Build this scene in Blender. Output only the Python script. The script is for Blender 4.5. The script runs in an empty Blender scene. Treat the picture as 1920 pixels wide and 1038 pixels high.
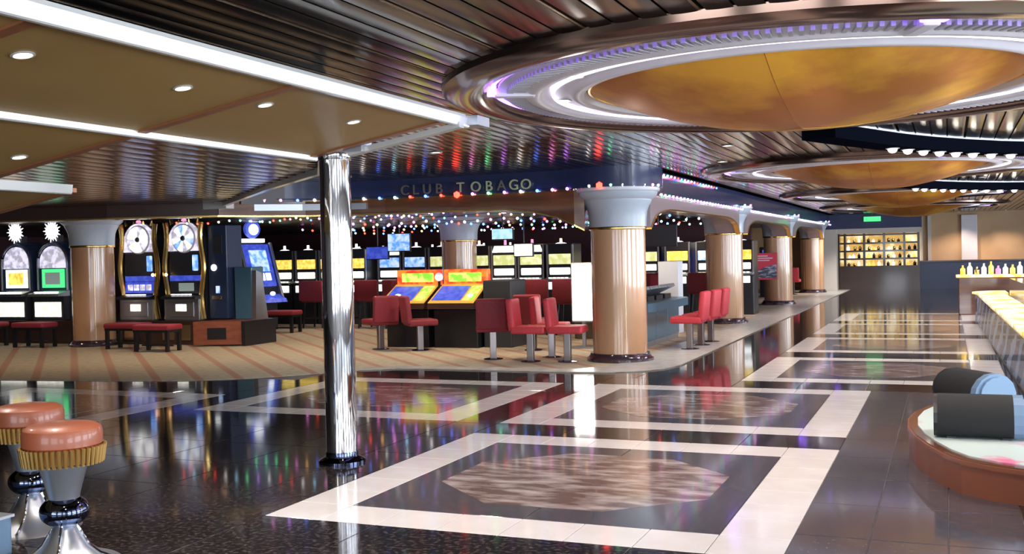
import bpy, bmesh, math, random
from mathutils import Vector, Matrix
random.seed(7)
SC = bpy.context.scene
COL = SC.collection
PI = math.pi

# ------------------------------------------------------------------ camera
FPX, YAW, PITCH, ROLL = 1985.4, 0.39137, 0.02004, -0.02264
def camera():
    cy, sy, cp, sp = math.cos(YAW), math.sin(YAW), math.cos(PITCH), math.sin(PITCH)
    F = Vector((-sy * cp, cy * cp, -sp)); R = Vector((cy, sy, 0)); U = R.cross(F)
    c, s = math.cos(ROLL), math.sin(ROLL)
    R2 = c * R + s * U; U2 = -s * R + c * U
    cd = bpy.data.cameras.new('camera'); cd.sensor_fit = 'HORIZONTAL'; cd.sensor_width = 36
    cd.lens = FPX / 1920 * 36; cd.clip_start = .1; cd.clip_end = 200
    o = bpy.data.objects.new('camera', cd); COL.objects.link(o)
    o.matrix_world = Matrix(((R2.x, U2.x, -F.x, 0), (R2.y, U2.y, -F.y, 0), (R2.z, U2.z, -F.z, 1.6), (0, 0, 0, 1)))
    SC.camera = o
camera()

# ------------------------------------------------------------------ world, exposure, daylight
w = bpy.data.worlds.new('world'); SC.world = w; w.use_nodes = True
w.node_tree.nodes['Background'].inputs[0].default_value = (.72, .84, 1, 1)
w.node_tree.nodes['Background'].inputs[1].default_value = .55
vs = SC.view_settings
vs.view_transform = 'Standard'; vs.look = 'None'; vs.exposure = 0.08; vs.gamma = 1.0; vs.use_curve_mapping = False
SC.cycles.sample_clamp_indirect = 4.0
SC.cycles.max_bounces = 6; SC.cycles.diffuse_bounces = 3

def area(name, loc, rot, sx, sy, power, col):
    ld = bpy.data.lights.new(name, 'AREA'); ld.shape = 'RECTANGLE'; ld.size = sx; ld.size_y = sy
    ld.energy = power; ld.color = col
    o = bpy.data.objects.new(name, ld); COL.objects.link(o); o.location = loc; o.rotation_euler = rot
    return o
WIN_Y = [-1.0, 4.0, 9.0, 14.0, 19.0, 24.0, 29.0, 34.0]
for y in WIN_Y:                                    # daylight at the panes of the window wall behind the bar
    area('window_daylight', (7.75, y, 1.5), (0, PI / 2, 0), 1.8, 3.6, 420, (.80, .89, 1.0))
for x in (-5.0, 0.0, 5.0):                         # windows of the wall behind the photographer
    area('window_daylight', (x, -5.75, 1.5), (PI / 2, 0, 0), 3.6, 1.8, 200, (.84, .91, 1.0))

def spot(parent, loc, power, col=(1, .93, .86), ang=2.1, blend=.6, rad=.05):
    ld = bpy.data.lights.new('lamp_light', 'SPOT'); ld.energy = power; ld.color = col
    ld.spot_size = ang; ld.spot_blend = blend; ld.shadow_soft_size = rad
    o = bpy.data.objects.new('lamp_light', ld); COL.objects.link(o); o.parent = parent; o.location = loc
    return o

# ------------------------------------------------------------------ helpers
def mat(name, col, rough=.5, metal=0.0, emit=None, es=0.0, coat=0.0, noise=None, bump=None, spec=.5, stripe=None):
    """noise=(scale, colour2, lo, hi[, stretch]) mixes a second colour in world space; bump=(scale, strength)"""
    m = bpy.data.materials.new(name); m.use_nodes = True
    nt = m.node_tree; b = nt.nodes['Principled BSDF']; I = b.inputs
    I['Base Color'].default_value = (*col, 1); I['Roughness'].default_value = rough; I['Metallic'].default_value = metal
    I['Coat Weight'].default_value = coat; I['Coat Roughness'].default_value = .06
    I['Specular IOR Level'].default_value = spec
    geo = None
    def pos(stretch=None):
        nonlocal geo
        geo = geo or nt.nodes.new('ShaderNodeNewGeometry')
        if not stretch: return geo.outputs['Position']
        mp = nt.nodes.new('ShaderNodeMapping'); mp.inputs['Scale'].default_value = stretch
        nt.links.new(geo.outputs['Position'], mp.inputs['Vector']); return mp.outputs[0]
    def tex(scale, stretch=None, detail=5):
        t = nt.nodes.new('ShaderNodeTexNoise'); t.inputs['Scale'].default_value = scale; t.inputs['Detail'].default_value = detail
        nt.links.new(pos(stretch), t.inputs['Vector']); return t.outputs['Fac']
    if noise:
        f = tex(noise[0], noise[4] if len(noise) > 4 else None)
        mr = nt.nodes.new('ShaderNodeMapRange'); mr.inputs[1].default_value = noise[2]; mr.inputs[2].default_value = noise[3]
        nt.links.new(f, mr.inputs[0])
        mx = nt.nodes.new('ShaderNodeMix'); mx.data_type = 'RGBA'
        mx.inputs[6].default_value = (*col, 1); mx.inputs[7].default_value = (*noise[1], 1)
        nt.links.new(mr.outputs[0], mx.inputs[0]); nt.links.new(mx.outputs[2], I['Base Color'])
        if emit == 'base': nt.links.new(mx.outputs[2], I['Emission Color'])
    if emit and emit != 'base': I['Emission Color'].default_value = (*emit, 1)
    I['Emission Strength'].default_value = es
    if stripe:                                       # (direction, period, share, colour)
        d = nt.nodes.new('ShaderNodeVectorMath'); d.operation = 'DOT_PRODUCT'; d.inputs[1].default_value = stripe[0]
        nt.links.new(pos(), d.inputs[0])
        mo = nt.nodes.new('ShaderNodeMath'); mo.operation = 'PINGPONG'; mo.inputs[1].default_value = stripe[1] / 2
        nt.links.new(d.outputs['Value'], mo.inputs[0])
        mr = nt.nodes.new('ShaderNodeMapRange'); e = stripe[1] * stripe[2] / 2
        mr.inputs[1].default_value = e * .75; mr.inputs[2].default_value = e * 1.25; mr.inputs[3].default_value = 1; mr.inputs[4].default_value = 0
        nt.links.new(mo.outputs[0], mr.inputs[0])
        mx = nt.nodes.new('ShaderNodeMix'); mx.data_type = 'RGBA'
        src = I['Base Color'].links[0].from_socket if I['Base Color'].links else None
        if src: nt.links.new(src, mx.inputs[6])
        else: mx.inputs[6].default_value = (*col, 1)
        mx.inputs[7].default_value = (*stripe[3], 1)
        nt.links.new(mr.outputs[0], mx.inputs[0]); nt.links.new(mx.outputs[2], I['Base Color'])
    if bump:
        f = tex(bump[0], bump[2] if len(bump) > 2 else None, 3)
        bp = nt.nodes.new('ShaderNodeBump'); bp.inputs['Strength'].default_value = bump[1]; bp.inputs['Distance'].default_value = .02
        nt.links.new(f, bp.inputs['Height']); nt.links.new(bp.outputs[0], I['Normal'])
    return m

def glow(name, col, es, col2=None, scale=14.0):
    return mat(name, col if col2 else tuple(c * .4 for c in col), .25, emit='base' if col2 else col, es=es,
               noise=(scale, col2, .42, .58) if col2 else None)

class G:
    """collects shapes into one mesh"""
    def __init__(s): s.bm = bmesh.new()
    def face(s, vs):
        try: return s.bm.faces.new(vs)
        except ValueError: return None
    def box(s, x0, x1, y0, y1, z0, z1, bev=0, M=None, seg=2):
        v = [s.bm.verts.new(Vector(p)) for p in ((x0,y0,z0),(x1,y0,z0),(x1,y1,z0),(x0,y1,z0),(x0,y0,z1),(x1,y0,z1),(x1,y1,z1),(x0,y1,z1))]
        fs = [s.face([v[i] for i in q]) for q in ((0,3,2,1),(4,5,6,7),(0,1,5,4),(1,2,6,5),(2,3,7,6),(3,0,4,7))]
        allv = v
        if bev:
            es = list({e for f in fs for e in f.edges})
            r = bmesh.ops.bevel(s.bm, geom=es, offset=bev, segments=seg, affect='EDGES', profile=.6)
            allv = list({q for f in r['faces'] for q in f.verts} | {q for f in fs if f.is_valid for q in f.verts})
        if M:
            for q in allv: q.co = M @ q.co
        return s
    def prism(s, poly, z0, z1):
        a = [s.bm.verts.new((p[0], p[1], z0)) for p in poly]; b = [s.bm.verts.new((p[0], p[1], z1)) for p in poly]
        s._caps(a, b); return s
    def prismx(s, poly, x0, x1):                   # polygon in (y, z), extruded along x
        a = [s.bm.verts.new((x0, p[0], p[1])) for p in poly]; b = [s.bm.verts.new((x1, p[0], p[1])) for p in poly]
        s._caps(a, b); return s
    def prismy(s, poly, y0, y1):                   # polygon in (x, z), extruded along y
        a = [s.bm.verts.new((p[0], y0, p[1])) for p in poly]; b = [s.bm.verts.new((p[0], y1, p[1])) for p in poly]
        s._caps(a, b); return s
    def _caps(s, a, b):
        n = len(a); s.face(a[::-1]); s.face(b)
        for i in range(n): s.face([a[i], a[(i+1) % n], b[(i+1) % n], b[i]])
    def lathe(s, prof, seg=32, cx=0, cy=0, a0=0, a1=None, caps=True):
        full = a1 is None; n = seg if full else seg + 1
        rings = []
        for r, z in prof:
            if r < 1e-5: rings.append([s.bm.verts.new((cx, cy, z))] * n); continue
            rings.append([s.bm.verts.new((cx + r * math.cos(a), cy + r * math.sin(a), z)) for a in
                          ((2 * PI * i / seg) if full else a0 + (a1 - a0) * i / seg for i in range(n))])
        for p, q in zip(rings, rings[1:]):
            for i in range(seg):
                j = (i + 1) % n
                f = []
                for v in (p[i], p[j], q[j], q[i]):
                    if v not in f: f.append(v)
                if len(f) > 2: s.face(f)
        if caps and full:
            for rg, fl in ((rings[0], True), (rings[-1], False)):
                if len(set(rg)) > 2: s.face(rg[::-1] if fl else rg)
        return s
    def cyl(s, p0, p1, r0, r1=None, seg=12, caps=True):
        r1 = r0 if r1 is None else r1
        p0, p1 = Vector(p0), Vector(p1); d = (p1 - p0).normalized()
        u = d.orthogonal().normalized(); v = d.cross(u)
        A = [2 * PI * i / seg for i in range(seg)]
        a = [s.bm.verts.new(p0 + r0 * (math.cos(t) * u + math.sin(t) * v)) for t in A]
        b = [s.bm.verts.new(p1 + r1 * (math.cos(t) * u + math.sin(t) * v)) for t in A]
        if caps: s._caps(a, b)
        else:
            for i in range(seg): s.face([a[i], a[(i+1) % seg], b[(i+1) % seg], b[i]])
        return s
    def tube(s, pts, r, seg=6, closed=False):
        pts = [Vector(p) for p in pts]; n = len(pts); rings = []
        for i, p in enumerate(pts):
            d = (pts[(i+1) % n] - pts[i-1]) if closed else (pts[min(i+1, n-1)] - pts[max(i-1, 0)])
            d.normalize(); up = Vector((0, 0, 1)) if abs(d.z) < .9 else Vector((1, 0, 0))
            u = d.cross(up).normalized(); v = u.cross(d)
            rings.append([s.bm.verts.new(p + r * (math.cos(2*PI*k/seg) * u + math.sin(2*PI*k/seg) * v)) for k in range(seg)])
        for i in range(n if closed else n - 1):
            a, b = rings[i], rings[(i+1) % n]
            for k in range(seg): s.face([a[k], a[(k+1) % seg], b[(k+1) % seg], b[k]])
        if not closed: s.face(rings[0][::-1]); s.face(rings[-1])
        return s
    def ribbon(s, path, z0, z1, t):                # upright band along a plan path, thickness t to its left; z0 may be a list
        n = len(path); L = []
        P = [Vector((p[0], p[1], 0)) for p in path]
        for i in range(n):
            d = (P[min(i+1, n-1)] - P[max(i-1, 0)]).normalized(); nn = Vector((-d.y, d.x, 0))
            zl = z0[i] if isinstance(z0, (list, tuple)) else z0; zh = z1[i] if isinstance(z1, (list, tuple)) else z1
            q = P[i] + nn * t
            L.append([s.bm.verts.new((P[i].x, P[i].y, zl)), s.bm.verts.new((P[i].x, P[i].y, zh)), s.bm.verts.new((q.x, q.y, zh)), s.bm.verts.new((q.x, q.y, zl))])
        for a, b in zip(L, L[1:]):
            for k in range(4): s.face([a[k], b[k], b[(k+1) % 4], a[(k+1) % 4]])
        s.face(L[0]); s.face(L[-1][::-1]); return s
    def sphere(s, c, rx, ry, rz, u=14, v=9):
        c = Vector(c); rings = []
        for j in range(1, v):
            a = PI * j / v
            rings.append([s.bm.verts.new(c + Vector((rx*math.sin(a)*math.cos(2*PI*i/u), ry*math.sin(a)*math.sin(2*PI*i/u), rz*math.cos(a)))) for i in range(u)])
        t = s.bm.verts.new(c + Vector((0,0,rz))); b = s.bm.verts.new(c - Vector((0,0,rz)))
        for i in range(u):
            s.face([t, rings[0][i], rings[0][(i+1)%u]]); s.face([b, rings[-1][(i+1)%u], rings[-1][i]])
        for p, q in zip(rings, rings[1:]):
            for i in range(u): s.face([p[i], q[i], q[(i+1)%u], p[(i+1)%u]])
        return s
    def move(s, M):
        for v in s.bm.verts: v.co = M @ v.co
        return s
    def mesh(s, name, m, smooth=False):
        bmesh.ops.recalc_face_normals(s.bm, faces=s.bm.faces)
        me = bpy.data.meshes.new(name); s.bm.to_mesh(me); s.bm.free()
        me.materials.append(m)
        if smooth:
            me.polygons.foreach_set('use_smooth', [True] * len(me.polygons)); me.set_sharp_from_angle(angle=math.radians(38))
        return me
    def build(s, name, m, parent=None, smooth=False, kind=None, label=None):
        return put(name, s.mesh(name, m, smooth), parent, kind=kind, label=label)

def put(name, me, parent=None, loc=None, rz=0, kind=None, label=None):
    o = bpy.data.objects.new(name, me); COL.objects.link(o)
    if parent: o.parent = parent
    if loc: o.location = loc
    if rz: o.rotation_euler = (0, 0, rz)
    if kind: o['kind'] = kind
    if label: o['label'] = label
    return o
def tag(o, label, cat, group=None):
    o['label'] = label; o['category'] = cat
    if group: o['group'] = group
    return o
def thing(name, label, cat, loc=(0, 0, 0), rz=0, group=None):
    o = bpy.data.objects.new(name, None); COL.objects.link(o); o.location = loc; o.rotation_euler = (0, 0, rz); o.empty_display_size = .1
    return tag(o, label, cat, group)
def copy_tree(o, parent=None):
    c = o.copy(); COL.objects.link(c)
    if parent is not None: c.parent = parent
    for ch in list(o.children): copy_tree(ch, c)
    return c
def again(root, label, loc, rz=0):
    c = copy_tree(root); c.location = loc; c.rotation_euler = (0, 0, rz); c['label'] = label; return c
def arc(cx, cy, r, a0, a1, n): return [(cx + r*math.cos(a0+(a1-a0)*i/n), cy + r*math.sin(a0+(a1-a0)*i/n)) for i in range(n+1)]
ORD = ['first', 'second', 'third', 'fourth', 'fifth', 'sixth', 'seventh', 'eighth', 'ninth', 'tenth', 'eleventh', 'twelfth', 'thirteenth', 'fourteenth', 'fifteenth', 'sixteenth', 'seventeenth', 'eighteenth']

# ------------------------------------------------------------------ materials
granite = mat('black_granite', (.020, .018, .020), .07, noise=(34, (.13, .10, .09), .50, .72), spec=.6, bump=(1.2, .02))
granite2 = mat('slate_granite', (.080, .078, .094), .09, noise=(22, (.14, .13, .14), .5, .75), spec=.6)
grout = mat('grout', (.16, .15, .15), .5)
white_marble = mat('white_marble', (.84, .79, .76), .10, noise=(3.5, (.90, .87, .86), .4, .7), spec=.5)
rose_marble = mat('rose_marble', (.16, .10, .09), .08, noise=(3.2, (.50, .42, .40), .42, .66, (1, 2.6, 1)), spec=.55)
pale_stone = mat('pale_stone', (.62, .60, .56), .25, noise=(6, (.70, .69, .66), .4, .6))
carpet_m = mat('carpet', (.50, .43, .32), .95, noise=(9, (.41, .35, .26), .4, .65), stripe=((.707, .707, 0), .52, .22, (.42, .24, .17)), bump=(180, .2))
slat_m = mat('bronze_slat', (.15, .125, .115), .14, .92, noise=(2.2, (.085, .068, .06), .4, .6, (3, .25, 1)), bump=(3.5, .035, (3, .5, 1)))
slat2_m = mat('copper_slat', (.24, .17, .125), .16, .92, noise=(2.2, (.13, .09, .07), .4, .6, (3, .25, 1)), bump=(3.5, .04, (3, .5, 1)))
black = mat('black_void', (.008, .007, .008), .6)
brass_strip = mat('brass_strip', (.55, .40, .24), .25, .9)
chrome = mat('chrome', (.86, .88, .92), .045, 1.0, bump=(2.3, .06, (1, 1, .35)))
steel = mat('brushed_steel', (.52, .55, .60), .36, .9)
leg_steel = mat('bronze_leg', (.26, .23, .23), .3, .9)
dark_chrome = mat('dark_chrome', (.10, .12, .20), .06, 1.0)
bronze_ring = mat('bronze_ring', (.17, .11, .085), .16, .95)
plaster = mat('white_plaster', (.84, .82, .88), .35)
plaster_grey = mat('grey_plaster', (.45, .44, .48), .4)
gold_bowl = mat('amber_gold', (.60, .21, .025), .34, .65, noise=(1.1, (1.0, .55, .05), .46, .64))
neon = glow('violet_neon', (.30, .12, 1.0), 7)
tan_panel = mat('tan_panel', (.30, .18, .055), .38, noise=(.8, (.34, .21, .065), .4, .6))
seam_m = mat('copper_seam', (.34, .13, .06), .3, .4)
rail_m = mat('white_metal_rail', (.66, .66, .63), .25, .25, coat=.3)
blue_fascia = mat('navy_fascia', (.028, .042, .12), .25, coat=.3)
wood_gloss = mat('walnut_gloss', (.13, .045, .022), .16, noise=(2, (.20, .075, .03), .4, .6, (.4, .4, 5)), coat=.7)
dark_wood = mat('dark_walnut', (.055, .028, .022), .25, coat=.5)
gold = mat('gold_trim', (.82, .55, .18), .2, 1.0)
peach = mat('peach_veneer', (.62, .33, .17), .24, noise=(1.6, (.68, .40, .23), .4, .6, (1, 1, .15)), coat=.65)
capital_m = mat('capital_plaster', (.56, .63, .72), .32)
dark_marble = mat('plum_marble', (.05, .03, .04), .15, noise=(7, (.20, .13, .16), .5, .7), coat=.5)
mauve = mat('mauve_arch', (.38, .29, .30), .3, coat=.4)
ceil_dark = mat('casino_ceiling', (.05, .035, .035), .35)
wall_dark = mat('maroon_wall', (.07, .022, .028), .55)
wall_navy = mat('navy_wall', (.025, .035, .11), .4)
wall_tan = mat('tan_wall', (.62, .40, .21), .5, noise=(1.1, (.68, .46, .26), .4, .6))
wall_cream = mat('cream_wall', (.66, .61, .56), .5)
red_f = mat('red_upholstery', (.62, .045, .065), .55, noise=(60, (.70, .06, .08), .4, .6))
bench_f = mat('wine_upholstery', (.36, .03, .05), .55, noise=(60, (.42, .04, .06), .4, .6))
dred_f = mat('maroon_upholstery', (.24, .020, .035), .6, noise=(60, (.28, .028, .042), .4, .6))
blackp = mat('black_plastic', (.018, .018, .022), .3)
charcoal = mat('charcoal_laminate', (.035, .038, .045), .4)
navy_p = mat('navy_panel', (.03, .05, .11), .3)
teal_p = mat('teal_panel', (.07, .17, .25), .3, coat=.3)
redwood = mat('redwood_base', (.26, .075, .04), .35, noise=(3, (.32, .10, .055), .4, .6, (1, 1, 6)))
leather = mat('tan_leather', (.34, .095, .045), .38, coat=.2)
grille = mat('black_grille_cloth', (.012, .013, .014), .8, bump=(300, .3))
blue_cap = mat('blue_grey_cabinet', (.16, .26, .40), .35)
floral = mat('floral_cloth', (.60, .72, .69), .35, noise=(2.3, (.80, .20, .36), .60, .66))
zebra = mat('blue_zebra_panel', (.045, .085, .19), .25, coat=.5)
def _zebra(m):
    nt = m.node_tree; g = nt.nodes.new('ShaderNodeNewGeometry'); mp = nt.nodes.new('ShaderNodeMapping'); mp.inputs['Scale'].default_value = (1, .34, .8)
    wv = nt.nodes.new('ShaderNodeTexWave'); wv.bands_direction = 'DIAGONAL'; wv.inputs['Scale'].default_value = 1.9; wv.inputs['Distortion'].default_value = 4; wv.inputs['Detail'].default_value = 2.5; wv.inputs['Detail Scale'].default_value = 1.4
    cr = nt.nodes.new('ShaderNodeValToRGB'); e = cr.color_ramp.elements; e[0].position = .45; e[0].color = (.05, .11, .27, 1); e[1].position = .72; e[1].color = (.55, .74, 1, 1)
    L = nt.links.new; L(g.outputs['Position'], mp.inputs[0]); L(mp.outputs[0], wv.inputs[0]); L(wv.outputs['Fac'], cr.inputs[0]); L(cr.outputs[0], nt.nodes['Principled BSDF'].inputs['Base Color'])
_zebra(zebra)
copperwood = mat('copper_plinth', (.26, .085, .045), .35, coat=.25)
W_ = glow('white_glass', (.95, .97, 1.0), 1.7)
W_soft = glow('white_glass_art', (1, .97, .92), 1.2, (.70, .72, .58), 12)
YG = glow('lime_glass', (.55, .58, .20), 1.0, (.76, .76, .42), 9)
LIME = glow('lime_green_glass', (.22, .62, .05), 1.0, (.75, .90, .18), 9)
BLU = glow('blue_glass', (.04, .07, .50), .75, (.07, .11, .62), 9)
BLU2 = glow('sky_glass', (.12, .34, .85), 1.0, (.55, .70, 1.0), 7)
GRN = glow('green_glass', (.10, .95, .30), 1.0)
YEL = glow('yellow_glass', (1, .80, .18), 1.1, (.85, .48, .05), 12)
CAB = glow('cabinet_glow', (1, .86, .48), 1.0, (.62, .36, .08), 2.2)
RED = glow('red_glass', (.85, .05, .02), 1.0, (.95, .20, .03), 7)
LAV = glow('lavender_glass', (.80, .76, 1.0), 1.0, (.40, .38, .45), 9)
PNK = glow('pink_glass', (1, .25, .45), 1.6)
GREY_S = glow('grey_screen', (.45, .55, .50), .35)
ORB = glow('amber_lamp', (1, .55, .25), 4)
LAMP = glow('lamp_glass', (1, .93, .80), 9)
LAMPB = mat('lamp_light_panel', (1, 1, 1), .3, emit=(1, .975, .93), es=6)

# ------------------------------------------------------------------ floor
floor = G().box(-26, 8, -6, 46, -.15, -.008).build('floor', grout, kind='structure')
tile_cache = {}
def tile(name, x0, x1, y0, y1, m, gap=.005, par=None):
    sx, sy = round(x1 - x0, 3), round(y1 - y0, 3); k = (sx, sy, m.name)
    if k not in tile_cache:
        a, b = sx/2 - gap/2, sy/2 - gap/2; e = .0025
        g = G(); v = [g.bm.verts.new(p) for p in ((-a,-b,-.008),(a,-b,-.008),(a,b,-.008),(-a,b,-.008),(-a,-b,-e),(a,-b,-e),(a,b,-e),(-a,b,-e),(-a+e,-b+e,0),(a-e,-b+e,0),(a-e,b-e,0),(-a+e,b-e,0))]
        for q in ((8,9,10,11),(4,5,9,8),(5,6,10,9),(6,7,11,10),(7,4,8,11),(0,1,5,4),(1,2,6,5),(2,3,7,6),(3,0,4,7)): g.face([v[i] for i in q])
        tile_cache[k] = g.mesh(name, m)
    return put(name, tile_cache[k], par or floor, ((x0+x1)/2, (y0+y1)/2, 0))
def fill(x0, x1, y0, y1, tx, ty, m=granite, name='granite_tile'):
    nx, ny = max(1, round((x1-x0)/tx)), max(1, round((y1-y0)/ty)); ax, ay = (x1-x0)/nx, (y1-y0)/ny
    for i in range(nx):
        for j in range(ny): tile(name, x0+i*ax, x0+(i+1)*ax, y0+j*ay, y0+(j+1)*ay, m)
def square(x0, x1, y0, y1, n=8, ny=8, wr=None):
    ax, ay = (x1-x0)/n, (y1-y0)/ny
    for i in range(n):
        for j in range(ny):
            if i in (0, n-1) or j in (0, ny-1): tile('white_marble_tile', x0+i*ax, x0+(i+1)*ax, y0+j*ay, y0+(j+1)*ay, white_marble)
    xi0, xi1, yi0, yi1 = x0+ax, x1-ax, y0+ay, y1-ay; cx, cy = (xi0+xi1)/2, (yi0+yi1)/2
    fill(xi0, xi1, yi0, yi1, (xi1-xi0)/2, (yi1-yi0)/2, granite2, 'slate_tile')
    rx, ry = (xi1-xi0)*.40, (yi1-yi0)*.37
    oc = [(cx + rx*math.cos(PI/8+PI/4*k)/math.cos(PI/8), cy + ry*math.sin(PI/8+PI/4*k)/math.cos(PI/8)) for k in range(8)]
    G().prism(oc, -.006, .0015).build('marble_inlay', rose_marble, floor)
square(-4.01, -.82, 5.54, 8.73); square(-4.01, -.82, 9.32, 12.43); square(-7.65, -4.46, 9.32, 12.43); square(-11.31, -8.12, 7.35, 10.5)
for a, b in ((13.10, 16.10), (16.95, 19.78), (20.55, 23.5), (24.3, 27.2)): square(-2.39, .62, a, b)
fill(-4.01, -.82, 8.73, 9.32, .8, .6); fill(-4.01, -.82, 2.9, 5.54, .8, .9); fill(-.82, .38, 2.9, 12.43, .4, .8, granite2, 'slate_tile')
fill(.38, 2.0, 2.9, 12.43, .8, 1.2); fill(-4.46, -4.01, 2.9, 12.43, .45, .8); fill(-7.65, -4.46, 2.9, 9.32, .8, .8)
fill(-8.12, -7.65, 2.9, 12.43, .47, .8); fill(-11.31, -8.12, 10.5, 12.0, .8, .75); fill(-11.31, -8.12, 5.0, 7.35, .8, .8)
fill(-8.12, -2.39, 12.43, 13.10, .8, .67); fill(-2.39, .62, 12.43, 13.10, .75, .67); fill(.62, 2.0, 12.43, 14.5, .7, .7)
fill(-4.4, -2.39, 13.10, 14.4, .67, .65); fill(-8.12, -4.4, 13.10, 13.9, .75, .8)
G().box(-3.8, -2.393, 14.4, 44, -.008, 0).box(-2.387, .617, 16.1, 16.947, -.008, 0).box(-2.387, .617, 19.783, 20.547, -.008, 0).box(-2.387, .617, 23.503, 24.297, -.008, 0)\
   .box(-2.387, 4, 27.203, 44, -.008, 0).box(-16, -11.315, 2.9, 12, -.008, 0).box(.623, 7.4, 14.505, 27.2, -.008, 0).build('granite_slab', granite, floor)
EDGE = [(-25.9, 11.0), (-12.5, 11.1), (-10.8, 11.33), (-9.7, 11.55), (-9.1, 11.85), (-8.6, 12.25), (-8.2, 12.75), (-7.85, 13.2), (-7.4, 13.45), (-6.8, 13.52),
        (-4.7, 13.5), (-4.2, 13.58), (-3.85, 13.8), (-3.62, 14.15), (-3.5, 14.7)]
G().prism(EDGE + [(-3.5, 44.5), (-25.9, 44.5)], -.004, .010).build('carpet', carpet_m, kind='structure')
G().prism([(-3.5, 14.7), (-3.5, 44.4), (-4.35, 44.4), (-4.35, 14.9), (-4.5, 14.3), (-4.8, 13.85), (-7.4, 13.8), (-7.9, 13.45), (-7.85, 13.2), (-7.4, 13.45), (-6.8, 13.52), (-4.7, 13.5), (-4.2, 13.58), (-3.85, 13.8), (-3.62, 14.15)], .005, .016).build('trim_1', pale_stone, kind='structure')

# ------------------------------------------------------------------ walls
def windowed_wall(name, along, c, u0, u1, wins, zt):
    """wall with window openings; along='y' wall at x=c, 'x' wall at y=c"""
    g = G(); t = .2
    def bx(a, b, z0, z1):
        if along == 'y': g.box(c, c + t, a, b, z0, z1)
        else: g.box(a, b, c - t, c, z0, z1)
    bx(u0, u1, 0, .6); bx(u0, u1, 2.4, zt); p = u0
    for a in wins: bx(p, a - 1.8, .6, 2.4); p = a + 1.8
    bx(p, u1, .6, 2.4)
    return g.build(name, wall_cream, kind='structure')
wr_ = windowed_wall('wall_right', 'y', 7.5, -6, 46, WIN_Y, 3.1)
wb_ = windowed_wall('wall_front', 'x', -5.5, -26, 7.5, (-5.0, 0.0, 5.0), 3.1)
glass = bpy.data.materials.new('window_glass'); glass.use_nodes = True
gb = glass.node_tree.nodes['Principled BSDF'].inputs; gb['Transmission Weight'].default_value = 1; gb['Roughness'].default_value = 0; gb['IOR'].default_value = 1.05
fr = G()
for y in WIN_Y:
    fr.box(7.5, 7.62, y-1.8, y+1.8, .6, .68).box(7.5, 7.62, y-1.8, y+1.8, 2.32, 2.4)
    for q in (-1.76, -.6, .6, 1.76): fr.box(7.5, 7.62, y+q-.03, y+q+.03, .68, 2.32)
fr.build('window_frame', plaster, wr_)
G().box(-26.2, -26, -6, 46, 0, 3.1).build('wall_left', wall_dark, kind='structure')
G().box(-26, -5.2, 30.5, 30.7, 0, 3.1).build('wall_casino', wall_dark, kind='structure')
wb = G().box(-26, 7.5, 43.3, 43.6, 0, 3.1).build('wall_back', wall_tan, kind='structure')
G().box(-1.05, 7.4, 43.0, 43.3, .0, 1.02).build('dado_panel', navy_p, wb)
G().box(-1.05, 7.4, 42.97, 43.3, 1.02, 1.06).build('dado_rail', dark_wood, wb)
for x in (-1.02, -.72): G().box(x, x+.12, 43.1, 43.3, 1.06, 2.75).build('pilaster', wall_cream, wb)
G().box(.45, 1.0, 43.12, 43.3, 1.06, 2.75, .02).build('pilaster', plaster, wb)
G().box(3.2, 3.5, 43.12, 43.3, 1.06, 2.75, .02).build('pilaster', dark_wood, wb)
G().box(-5.3, -4.55, 42.2, 43.3, 0, 2.9).build('wall_niche', wall_navy, kind='structure')
pf = G().box(-4.5, -3.9, 41.6, 42.2, 0, 2.32, .02).build('trim_2', wall_cream, kind='structure')
G().box(-4.5, -.95, 41.7, 42.1, 2.14, 2.32).build('lintel', wall_cream, pf)
G().box(-4.5, -.9, 41.6, 42.2, 2.32, 2.85).build('header_panel', wall_navy, pf)
# lit display cabinet at the far end
cab = thing('display_cabinet', 'tall lit display cabinet with glowing yellow shelves at far end', 'cabinet', (-2.5, 42.6, 0))
G().box(-1.45, 1.5, -.1, .5, 0, .86).build('base', dark_wood, cab)
G().box(-1.45, 1.5, .42, .5, .86, 2.14).build('back_panel', CAB, cab)
for x in (-1.45, -1.22, -.52, .2, .92, 1.42): G().box(x, x+.08, -.1, .42, .86, 2.14).build('upright', dark_wood, cab)
for z in (.86, 1.16, 1.46, 1.76, 2.08): G().box(-1.37, 1.42, -.05, .42, z-.02, z+.045).build('shelf', dark_wood, cab)
bt = {}
for c in range(4):
    for r in range(4):
        for k in range(3):
            x = -1.05 + .72*c + .19*k + random.uniform(-.03, .03); z = .905 + .30*r
            if x > 1.36: continue
            hgt = random.choice((.13, .17, .2)); m = random.choice((W_soft, YEL, gold, dark_wood, gold))
            key = (hgt, m.name)
            if key not in bt: bt[key] = G().lathe([(.05, 0), (.055, .01), (.055, hgt*.6), (.018, hgt*.75), (.018, hgt)], 10).mesh('bottle', m, True)
            o = put('bottle', bt[key], None, (-2.5+x, 42.75, z))
            tag(o, '%s bottle from the left on the %s shelf of the lit display cabinet' % (ORD[c*3+k], ['lowest', 'second', 'third', 'top'][r]), 'bottle', 'bottles in the display cabinet')

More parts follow.
